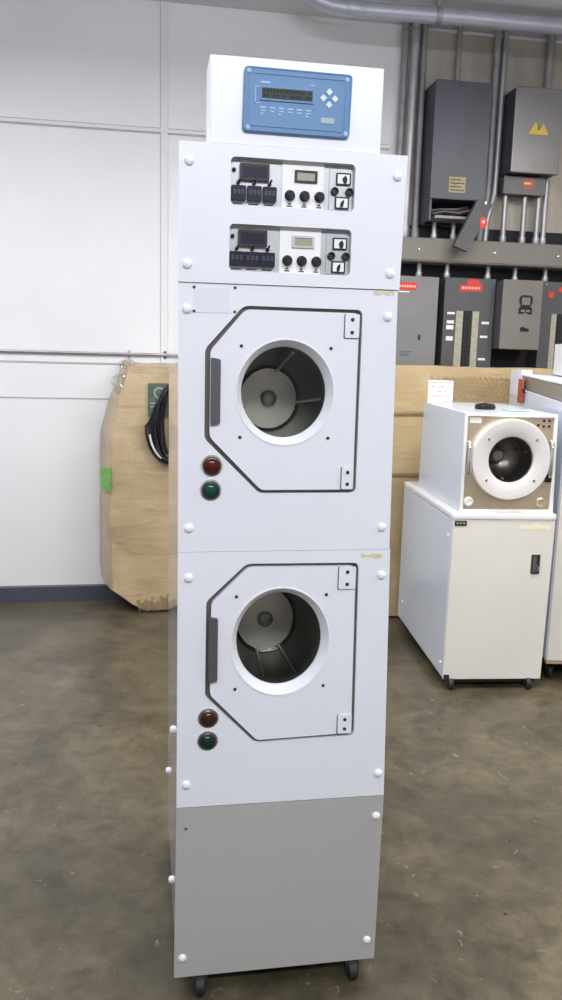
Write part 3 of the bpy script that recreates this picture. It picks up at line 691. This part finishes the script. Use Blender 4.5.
bmesh.ops.subdivide_edges(bm, edges=[x for x in bm.edges if x.calc_length() > .12], cuts=3, use_grid_fill=True)
bmesh.ops.triangulate(bm, faces=bm.faces[:]); bmesh.ops.recalc_face_normals(bm, faces=bm.faces)
crumple(bm, .010, 7, 0)
for v in bm.verts: v.co.z = max(v.co.z, .003); v.co.y = min(v.co.y, 3.384)
cl = CL.part('carton', bm, 'carton', smooth=True)
bm = B(); prism(bm, rounded([(-.045, 1.215), (.085, 1.217), (.085, 1.412), (-.044, 1.411)], .006), 3.090, 3.094); pl = CL.part('placard', bm, 'placard', label='grey-green printed placard')
bm = B()
prism(bm, ellipse(.022, 1.355, .034, .034, 24), 3.0890, 3.0898, holes=[ellipse(.022, 1.355, .025, .025, 24)])
for z, a, b in ((1.29, -.03, .05), (1.27, -.03, .03), (1.25, -.025, .06)): box(bm, a, b, 3.0892, 3.0898, z, z + .008)
CL.part('placard_print', bm, 'placardtxt', parent=pl)
bm = B(); v = [bm.verts.new(q) for q in ((-.325, 3.165, .905), (-.270, 3.085, .905), (-.272, 3.085, .765), (-.327, 3.165, .765), (-.318, 3.170, .905), (-.262, 3.092, .905), (-.264, 3.092, .765), (-.320, 3.170, .765))]
for f in ((0, 1, 2, 3), (7, 6, 5, 4), (0, 4, 5, 1), (1, 5, 6, 2), (2, 6, 7, 3), (3, 7, 4, 0)): bm.faces.new([v[i] for i in f])
gl = CL.part('green_label', bm, 'greensheet', label='bright green sticker')
# crumpled film tufts: top corner and torn bottom
for (c, s, sd) in (((-.165, 3.16, 1.515), .045, 1), ((-.20, 3.14, 1.40), .05, 4)):
    bm = B(); bmesh.ops.create_icosphere(bm, subdivisions=3, radius=s)
    for vv in bm.verts: n = noise.noise_vector(vv.co * 45 + Vector((sd, 0, 0))); vv.co += n * s * .45; vv.co.z *= 1.3 if sd == 4 else .7; vv.co.y *= .5; vv.co += Vector(c)
    CL.part('crumpled_film', bm, 'film', smooth=False)
bm = B(); rng = random.Random(9)
for i in range(16):
    x = -.12 + i * .013; h = .04 + rng.random() * .05; y = 3.098 - rng.random() * .01
    vv = [bm.verts.new(q) for q in ((x, y, .0 + h + .02), (x + .012 + rng.random() * .008, y - .003, h + .03), (x + rng.random() * .02 + .004, y - .012, .004 + rng.random() * .015))]; bm.faces.new(vv)
bmesh.ops.solidify(bm, geom=bm.faces[:], thickness=.002)
CL.part('torn_edge', bm, 'carton')

# coil of black cable hanging on the carton
CC = Thing('cable_coil', 'coil of black cable hanging on the left carton beside the tall machine', 'cable', (.075, 3.06, 1.40))
bm = B(); rng = random.Random(5)
def loop_pts(cx, w, ztop, zbot, y, ph):
    pts = []
    for i in range(56):
        t = 2 * PI * i / 56; s = math.sin(t / 2) ** .9
        z = (ztop + zbot) / 2 + (ztop - zbot) / 2 * math.cos(t)
        wid = w * math.sin(t) * (1.12 if math.cos(t) < 0 else (1 - .42 * math.cos(t)))
        pts.append((cx + wid, y + .010 * math.sin(t * 2 + ph), z))
    return pts
for i in range(17):
    tube(bm, loop_pts(.072 + rng.uniform(-.006, .006), .024 + .0048 * i + rng.uniform(-.003, .003), 1.395 + rng.uniform(-.008, .004), .995 - .003 * i + rng.uniform(-.008, .008), 3.066 - .0022 * (i % 7), i), .0062, 8, closed=True)
CC.part('cable_loops', bm, 'cable', smooth=True)
bm = B(); tube(bm, loop_pts(.078, .122, 1.385, .938, 3.062, 1), .0065, 8, closed=True); CC.part('outer_loop', bm, 'cable', smooth=True)
bm = B(); pts = loop_pts(.078, .104, 1.36, .955, 3.052, 2)[28:41]; tube(bm, pts, .006, 8); CC.part('white_lead', bm, 'cablewhite', smooth=True, label='white lead at the bottom of the coil')
bm = B(); tube(bm, [(.055, 3.06, 1.372), (.072, 3.040, 1.372), (.090, 3.06, 1.372), (.072, 3.078, 1.374)], .006, 8, closed=True); CC.part('tie', bm, 'cable', smooth=True)

CR = Thing('wide_carton', 'wide film-wrapped brown carton standing behind the small dryer below the breaker panels', 'carton', (2.1, 3.02, 0))
bm = B()
nx, nz = 26, 30
def gridbox(bm, x0, x1, y0, y1, z0, z1, nx, ny, nz):
    bm2 = B(); box(bm2, x0, x1, y0, y1, z0, z1)
    bmesh.ops.subdivide_edges(bm2, edges=bm2.edges[:], cuts=22, use_grid_fill=True)
    me = bpy.data.meshes.new('t'); bm2.to_mesh(me); bm2.free(); bm.from_mesh(me); bpy.data.meshes.remove(me)
gridbox(bm, 1.36, 2.72, 2.87, 3.16, .012, 1.552, 20, 6, 24)
crumple(bm, .010, 6, 5)
for v in bm.verts: v.co.z = max(v.co.z, .003)
cr = CR.part('carton', bm, 'carton2', smooth=True)
# printed criss-cross band near the top and horizontal creases
bm = B()
for i in range(16):
    x = 1.66 + i * .034
    for s in (1, -1):
        vs = [(x - .05 * s, 1.36), (x - .05 * s + .006, 1.36), (x + .05 * s + .006, 1.50), (x + .05 * s, 1.50)]
        prism(bm, vs, 2.856, 2.859)
CR.part('criss_cross_netting', bm, mat('ochre_netting', (.40, .29, .14), .5))
for z in (1.27, .90):
    bm = B(); gridbox(bm, 1.365, 2.71, 2.853, 2.858, z, z + .012, 1, 1, 1); crumple(bm, .004, 5, z)
    CR.part('band', bm, mat('strap_brown_%d' % int(z * 100), (.30, .215, .11), .5), label='brown strap line')

# ------------------------------------------------------------------ electrical wall
def cyl_run(name, label, cat, pts, r, m='galv', group=None, fit=()):
    """conduit run with its couplings as parts"""
    bz = min(pts, key=lambda q: q[2])
    t = Thing(name, label, cat, tuple(bz), group=group)
    bm = B(); tube(bm, pts, r, 16); t.part('tube', bm, m, smooth=True)
    for (c, d, ln, k) in fit:
        c, d = Vector(c), Vector(d).normalized(); bm = B()
        tube(bm, [c - d * ln / 2, c - d * ln * .3, c + d * ln * .3, c + d * ln / 2], [r * k * .93, r * k, r * k, r * k * .93], 16); t.part('coupling', bm, m, smooth=True)
    return t

# wire trough
TR = Thing('wire_trough', 'long horizontal taupe metal wire trough mounted between the upper boxes and breaker panels', 'wire trough', (2.5, 3.3, 2.20))
bm = B(); box(bm, 1.40, 4.1, 3.225, 3.377, 2.192, 2.335); tr = TR.part('trough', bm, 'trough', bevel=.003)
bm = B(); box(bm, 1.40, 4.1, 3.218, 3.2245, 2.200, 2.327); TR.part('cover', bm, 'trough', bevel=.002)
for x in (1.62, 2.12, 2.55, 3.1):
    bm = B(); lathe(bm, [(.008, 3.218), (.008, 3.214), (.003, 3.212)], (x, 0, 2.262), n=14, cap1=True); TR.part('screw', bm, 'chrome', smooth=True)

# tall dark box A
A = Thing('switch_enclosure', 'tall dark blue-grey electrical enclosure with its lower cover missing on the upper wall', 'electrical box', (1.83, 3.27, 2.43))
bm = B(); box(bm, 1.652, 2.000, 3.165, 3.372, 2.56, 3.228); box(bm, 1.652, 1.665, 3.165, 3.372, 2.43, 2.56); box(bm, 1.987, 2.0, 3.165, 3.372, 2.43, 2.56)
box(bm, 1.665, 1.987, 3.35, 3.372, 2.43, 2.56); A.part('case', bm, 'dkbox')
bm = B(); box(bm, 1.648, 2.004, 3.154, 3.1645, 2.556, 3.232); co = A.part('cover', bm, 'dkbox', bevel=.004)
A.part('cavity', bbox(1.666, 1.986, 3.34, 3.3495, 2.44, 2.556), 'shadeblack')
bm = B(); box(bm, 1.69, 1.95, 3.16, 3.33, 2.445, 2.462); A.part('ledge', bm, 'oldpipe', bevel=.002)
for i in range(4):
    bm = B(); tube(bm, [(1.70, 3.22 + .02 * i, 2.47 + .012 * i), (1.76, 3.19 + .02 * i, 2.482 + .01 * i), (1.85, 3.185 + .02 * i, 2.474 + .014 * i), (1.94, 3.21 + .02 * i, 2.50 + .012 * i)], .007, 8); A.part('wire', bm, 'trough' if i % 2 else 'rubber', smooth=True)
bm = B(); prism(bm, [(1.764, 2.597), (1.869, 2.597), (1.869, 2.689), (1.764, 2.687)], 3.1525, 3.154); lb = A.part('warning_label', bm, 'ochre', label='faded yellow label')
bm = B()
for i in range(4): box(bm, 1.772, 1.862 - .02 * (i % 2), 3.1519, 3.1526, 2.608 + i * .02, 2.614 + i * .02)
A.part('label_print', bm, 'bezel', parent=lb)
A.part('latch', bbox(1.80, 1.84, 3.146, 3.154, 3.20, 3.222), 'dkbox', parent=co, bevel=.002)
# hanging cover flap
FL = Thing('hanging_cover', 'dark grey cover plate hanging askew below the tall dark enclosure with red sticker', 'cover plate', (1.98, 3.10, 2.55))
bm = B(); prism(bm, rounded([(1.936, 2.561), (2.030, 2.531), (1.888, 2.245), (1.798, 2.279)], .008), 3.095, 3.138); fl = FL.part('plate', bm, 'charcoal', bevel=.004)
bm = B(); lathe(bm, [(.026, 3.095), (.026, 3.092)], (1.975, 0, 2.42), n=24, cap0=True, cap1=True, sz=1.3); FL.part('sticker', bm, 'red', label='red round sticker')
bm = B(); lathe(bm, [(.010, 3.092), (.010, 3.0905)], (1.975, 0, 2.425), n=16, cap0=True, cap1=True); FL.part('sticker_print', bm, 'redtxt')
bm = B(); tube(bm, [(1.982, 3.090, 2.535), (1.982, 3.125, 2.535), (1.982, 3.152, 2.537)], .006, 8); FL.part('hinge_pin', bm, 'chrome', smooth=True)

# box B
Bx = Thing('disconnect_box', 'grey upper wall disconnect box with yellow hazard emblem at right', 'electrical box', (2.33, 3.28, 2.745))
bm = B(); box(bm, 2.172, 2.480, 3.195, 3.372, 2.748, 3.238); Bx.part('case', bm, 'dkbox', bevel=.003)
bm = B(); box(bm, 2.168, 2.484, 3.180, 3.1945, 2.744, 3.242); cv = Bx.part('cover', bm, 'boxB', bevel=.005)
for dx, s in ((-.026, 1.0), (.026, .85)):
    c = (2.335 + dx, 3.000)
    bm = B(); prism(bm, rounded([(c[0] - .042 * s, c[1] - .028), (c[0] + .042 * s, c[1] - .028), (c[0], c[1] + .045 * s)], .006), 3.1785 - .0006 * (dx > 0), 3.180); em = Bx.part('hazard_emblem', bm, 'yellow', label='yellow hazard emblem')
bm = B(); prism(bm, [(2.325, 2.995), (2.332, 2.995), (2.330, 3.02), (2.326, 3.02)], 3.1768, 3.1775); Bx.part('emblem_mark', bm, 'black')
J = Thing('junction_box', 'small grey junction box with red label directly under the yellow emblem box', 'electrical box', (2.3, 3.3, 2.62))
bm = B(); box(bm, 2.165, 2.436, 3.262, 3.372, 2.634, 2.738); J.part('case', bm, 'dkbox', bevel=.003)
bm = B(); box(bm, 2.161, 2.440, 3.250, 3.2615, 2.630, 2.738); J.part('cover', bm, 'greybox', bevel=.003)
J.part('label', bbox(2.285, 2.365, 3.2485, 3.250, 2.665, 2.728), mat('worn_red_label', (.48, .13, .08), .5, var=.3, vscale=40), label='worn red label')
J.part('label_print', bbox(2.295, 2.340, 3.2478, 3.2486, 2.692, 2.704), 'redtxt')

# breaker panels under the trough
def screw_pair(t, pts, y):
    for x, z in pts:
        bm = B(); lathe(bm, [(.006, y), (.006, y - .004), (.002, y - .005)], (x, 0, z), n=12, cap1=True); t.part('screw', bm, 'chrome', smooth=True)
P1 = Thing('breaker_panel', 'plain grey breaker panel with wide red label directly right of the tall machine', 'electrical panel', (1.62, 3.3, 1.5))
bm = B(); box(bm, 1.42, 1.772, 3.272, 3.377, 1.47, 2.102); P1.part('case', bm, 'greybox', bevel=.003)
bm = B(); box(bm, 1.415, 1.776, 3.260, 3.2715, 1.466, 2.105); P1.part('door', bm, mat('light_panel_grey', (.20, .20, .195), .5, var=.1, vscale=5), bevel=.003)
lb = P1.part('danger_label', bbox(1.505, 1.630, 3.2585, 3.260, 2.020, 2.066), 'red', label='red warning label')
bm = B()
for i in range(7): box(bm, 1.515 + i * .016, 1.526 + i * .016, 3.2578, 3.2586, 2.036, 2.050)
P1.part('label_print', bm, 'redtxt', parent=lb)
P1.part('white_strip', bbox(1.512, 1.585, 3.2585, 3.260, 2.004, 2.012), 'whitelab')
P1.part('latch', bbox(1.655, 1.670, 3.252, 3.260, 1.715, 1.745), 'bezel', bevel=.002)
bm = B(); 
for a, b, z in ((1.54, 1.62, 1.632), (1.54, 1.60, 1.612)): box(bm, a, b, 3.2586, 3.260, z, z + .010)
P1.part('blue_print', bm, mat('faded_blue_print', (.07, .12, .17), .5))

P2 = Thing('breaker_panel', 'dark charcoal breaker panel with two beige columns, white stickers and red label on top', 'electrical panel', (1.99, 3.3, 1.5))
bm = B(); box(bm, 1.822, 2.154, 3.272, 3.377, 1.47, 2.105); P2.part('case', bm, 'charcoal', bevel=.003)
bm = B(); box(bm, 1.818, 2.157, 3.260, 3.2715, 1.466, 2.108); P2.part('cover', bm, 'charcoal', bevel=.003)
P2.part('breaker_well', bbox(1.953, 2.008, 3.2575, 3.260, 1.47, 1.905), 'black')
for i in range(15):
    z = 1.485 + i * .028
    for x in (1.956, 1.982):
        P2.part('breaker', bbox(x, x + .023, 3.252, 3.2575, z, z + .023), 'rubber', bevel=.001)
        
for x0, x1 in ((1.902, 1.948), (2.013, 2.056)): P2.part('index_strip', bbox(x0, x1, 3.2575, 3.260, 1.47, 1.903), 'beige')
for x0, x1, z0, z1 in ((1.842, 1.892, 1.880, 1.894), (1.842, 1.890, 1.822, 1.842), (1.840, 1.888, 1.785, 1.812), (1.842, 1.888, 1.715, 1.742), (2.078, 2.128, 1.825, 1.840), (2.072, 2.122, 1.738, 1.752), (2.068, 2.116, 1.595, 1.610)):
    P2.part('circuit_sticker', bbox(x0, x1, 3.2582, 3.260, z0, z1), 'whitelab')
bm = B(); prism(bm, [(1.915, 2.025), (2.065, 2.025), (2.065, 2.075), (2.045, 2.075), (2.045, 2.100), (1.965, 2.100), (1.965, 2.066), (1.915, 2.062)], 3.2582, 3.260); lb = P2.part('danger_label', bm, 'red', label='red warning label')
bm = B()
for i in range(6): box(bm, 1.93 + i * .021, 1.944 + i * .021, 3.2574, 3.2583, 2.040, 2.054)
P2.part('label_print', bm, 'redtxt', parent=lb)

P3 = Thing('fused_switch_panel', 'raised brown-grey switch panel with framed black emblem right of the charcoal panel', 'electrical panel', (2.3, 3.28, 1.66))
bm = B(); box(bm, 2.165, 2.425, 3.165, 3.377, 1.672, 2.096); P3.part('case', bm, 'charcoal', bevel=.003)
bm = B(); box(bm, 2.160, 2.430, 3.150, 3.1645, 1.668, 2.100); P3.part('cover', bm, 'brown_gr', bevel=.008, seg=3)
pcx, pcz = 2.318, 1.945
outline = [(-.045, -.055), (-.045, -.02), (-.032, -.005), (-.045, .015), (-.045, .048), (-.028, .062), (.028, .062), (.045, .048), (.045, .015), (.032, -.005), (.045, -.02), (.045, -.055), (.02, -.055), (0, -.045), (-.02, -.055)]
bm = B(); prism(bm, [(pcx + a, pcz + b) for a, b in outline], 3.1475, 3.150); nm = P3.part('emblem_plate', bm, 'black')
bm = B(); prism(bm, rrect(pcx - .028, pcx + .028, pcz + .002, pcz + .048, .006), 3.1466, 3.1476); P3.part('emblem_frame', bm, 'brown_gr', parent=nm)
for q0, q1 in ((-.03, -.004), (.004, .03)): P3.part('emblem_bar', bbox(pcx + q0, pcx + q1, 3.1466, 3.1476, pcz - .042, pcz - .028), 'brown_gr', parent=nm)
bm = B(); prism(bm, [(pcx - .026, 1.782), (pcx + .032, 1.782), (pcx + .032, 1.800), (pcx + .01, 1.803), (pcx - .01, 1.812), (pcx - .026, 1.806)], 3.1475, 3.150); P3.part('rating_mark', bm, 'black')
P4 = Thing('breaker_panel', 'charcoal breaker panel with red tags and beige strip at the right edge of the photo', 'electrical panel', (2.7, 3.3, 1.5))
bm = B(); box(bm, 2.480, 2.86, 3.272, 3.377, 1.47, 2.105); P4.part('case', bm, 'charcoal', bevel=.003)
bm = B(); box(bm, 2.476, 2.864, 3.260, 3.2715, 1.466, 2.108); P4.part('cover', bm, 'charcoal', bevel=.003)
P4.part('red_sticker', bbox(2.525, 2.562, 3.2583, 3.260, 2.008, 2.045), 'red'); P4.part('red_sticker', bbox(2.59, 2.66, 3.2583, 3.260, 2.045, 2.075), 'red')
P4.part('index_strip', bbox(2.556, 2.592, 3.2575, 3.260, 1.47, 1.905), 'beige'); P4.part('breaker_well', bbox(2.597, 2.66, 3.2575, 3.260, 1.47, 1.905), 'black')
for i in range(15): P4.part('breaker', bbox(2.60, 2.655, 3.252, 3.2575, 1.485 + i * .028, 1.508 + i * .028), 'rubber', bevel=.001)
P4.part('screw_cap', bbox(2.50, 2.51, 3.255, 3.260, 2.085, 2.095), 'chrome')

# vertical conduits
G = 'conduits on the electrical wall'
Z0 = 2.336
cyl_run('conduit', 'leftmost grey conduit rising along the wall edge beside the electrical backboard', 'conduit', [(1.494, 3.355, Z0), (1.506, 3.355, 2.9), (1.512, 3.355, CZ)], .021, 'oldpipe', G, [((1.494, 3.355, Z0 + .04), (0, 0, 1), .06, 1.2)])
cyl_run('conduit', 'second thicker conduit from the left beside the electrical backboard', 'conduit', [(1.550, 3.320, Z0), (1.557, 3.320, 2.9), (1.564, 3.320, CZ)], .027, 'galv', G, [((1.550, 3.320, Z0 + .04), (0, 0, 1), .07, 1.2)])
cyl_run('conduit', 'grey conduit running down the left side of the tall dark enclosure', 'conduit', [(1.624, 3.345, Z0), (1.624, 3.345, 2.6), (1.624, 3.345, 3.2), (1.624, 3.345, CZ)], .021, 'oldpipe', G, [((1.624, 3.345, Z0 + .035), (0, 0, 1), .07, 1.3)])
cyl_run('conduit', 'left one of the pair of long conduits between the two upper boxes', 'conduit', [(2.092, 3.33, CZ), (2.091, 3.33, 3.2), (2.091, 3.33, 2.75), (2.085, 3.32, 2.64), (2.062, 3.30, 2.53), (2.04, 3.29, 2.45), (2.036, 3.29, Z0)], .020, 'oldpipe', G)
cyl_run('conduit', 'right one of the pair of long conduits between the two upper boxes', 'conduit', [(2.150, 3.345, CZ), (2.146, 3.345, 3.2), (2.143, 3.345, 2.75), (2.136, 3.335, 2.64), (2.105, 3.32, 2.53), (2.085, 3.31, 2.45), (2.082, 3.31, Z0)], .020, 'galv', G)
for x, zt, lab in ((1.734, 2.443, 'left one of two short conduits below the tall dark enclosure opening'), (1.860, 2.443, 'right one of two short conduits below the tall dark enclosure opening')):
    cyl_run('conduit_stub', lab, 'conduit', [(x, 3.29, Z0), (x, 3.29, zt)], .015, 'galv', G, [((x, 3.29, Z0 + .02), (0, 0, 1), .035, 1.35)])
for x, zt, lab in ((2.198, 2.629, 'leftmost short conduit between the junction box and the trough'), (2.330, 2.629, 'middle short conduit between the junction box and the trough'), (2.425, 2.629, 'right short conduit between the junction box and the trough'), (2.472, 2.743, 'conduit dropping past the right side of the junction box')):
    cyl_run('conduit_stub', lab, 'conduit', [(x, 3.30, Z0), (x, 3.30, zt)], .017, 'galv', G, [((x, 3.30, Z0 + .025), (0, 0, 1), .04, 1.35)])
for x, zb, lab in ((1.656, 2.103, 'nipple above the plain grey breaker panel'), (1.842, 2.106, 'left nipple above the charcoal panel with red label'), (2.118, 2.106, 'right nipple above the charcoal panel with red label'), (2.305, 2.098, 'nipple above the brown-grey switch panel'), (2.515, 2.106, 'nipple above the right edge breaker panel')):
    cyl_run('conduit_nipple', lab + ', below the trough', 'conduit', [(x, 3.31, zb), (x, 3.31, 2.191)], .015, 'galv', G, [((x, 3.31, zb + .018), (0, 0, 1), .03, 1.4)])
bm = B(); tube(bm, [(1.84, 3.33, 3.229), (1.842, 3.33, 3.36), (1.845, 3.33, CZ)], .016, 12)
o = obj('conduit_stub', bm, 'oldpipe', smooth=True); tag(o, 'short dark conduit rising from the top of the tall dark enclosure', 'conduit', G)
bm = B(); tube(bm, [(2.44, 3.33, 3.239), (2.442, 3.33, 3.36), (2.445, 3.33, CZ)], .026, 12)
o = obj('conduit_stub', bm, 'oldpipe', smooth=True); tag(o, 'short dark conduit rising from the top of the yellow emblem box', 'conduit', G)

# big conduit under the ceiling, bending up into it at the left
CP = Thing('ceiling_conduit', 'large grey conduit running under the ceiling above the electrical boxes', 'conduit', (2.0, 3.02, 3.46))
pr = .044
pts = [(4.8, 2.96, 3.513), (2.4, 2.985, 3.513), (1.7, 3.0, 3.513), (1.15, 3.03, 3.513), (1.05, 3.035, 3.515), (.97, 3.038, 3.522), (.90, 3.04, 3.54), (.85, 3.04, 3.57), (.81, 3.04, 3.60)]
bm = B(); tube(bm, pts, pr, 24); CP.part('tube', bm, 'ceilpipe', smooth=True)
bm = B(); tube(bm, [(1.06, 3.035, 3.514), (1.07, 3.034, 3.514), (1.15, 3.030, 3.513), (1.16, 3.030, 3.513)], [pr * 1.02, pr * 1.12, pr * 1.12, pr * 1.02], 24); CP.part('coupling', bm, 'ceilpipe', smooth=True)
for x in (1.585, 3.2):
    y = 3.002 - (x - 1.585) * .02
    bm = B(); tube(bm, [(x - .016, y, 3.513), (x + .016, y, 3.513)], pr * 1.1, 24); box(bm, x - .012, x + .012, y - .012, y + .012, 3.53, CZ); CP.part('hanger_clamp', bm, 'galv')

# thin conduit on the left wall with its clips
TC = Thing('wall_conduit', 'thin pale horizontal conduit along the left wall above the leaning carton', 'conduit', (-1.5, 3.385, 1.577))
bm = B(); tube(bm, [(X0 + .02, 3.385, 1.577), (1.40, 3.385, 1.577)], .0085, 12); TC.part('tube', bm, 'galv', smooth=True)
for x in (-.158, .062, -1.3):
    bm = B(); tube(bm, [(x - .008, 3.385, 1.577), (x + .008, 3.385, 1.577)], .013, 12); box(bm, x - .008, x + .008, 3.392, 3.3995, 1.552, 1.60); TC.part('clip', bm, 'galv')
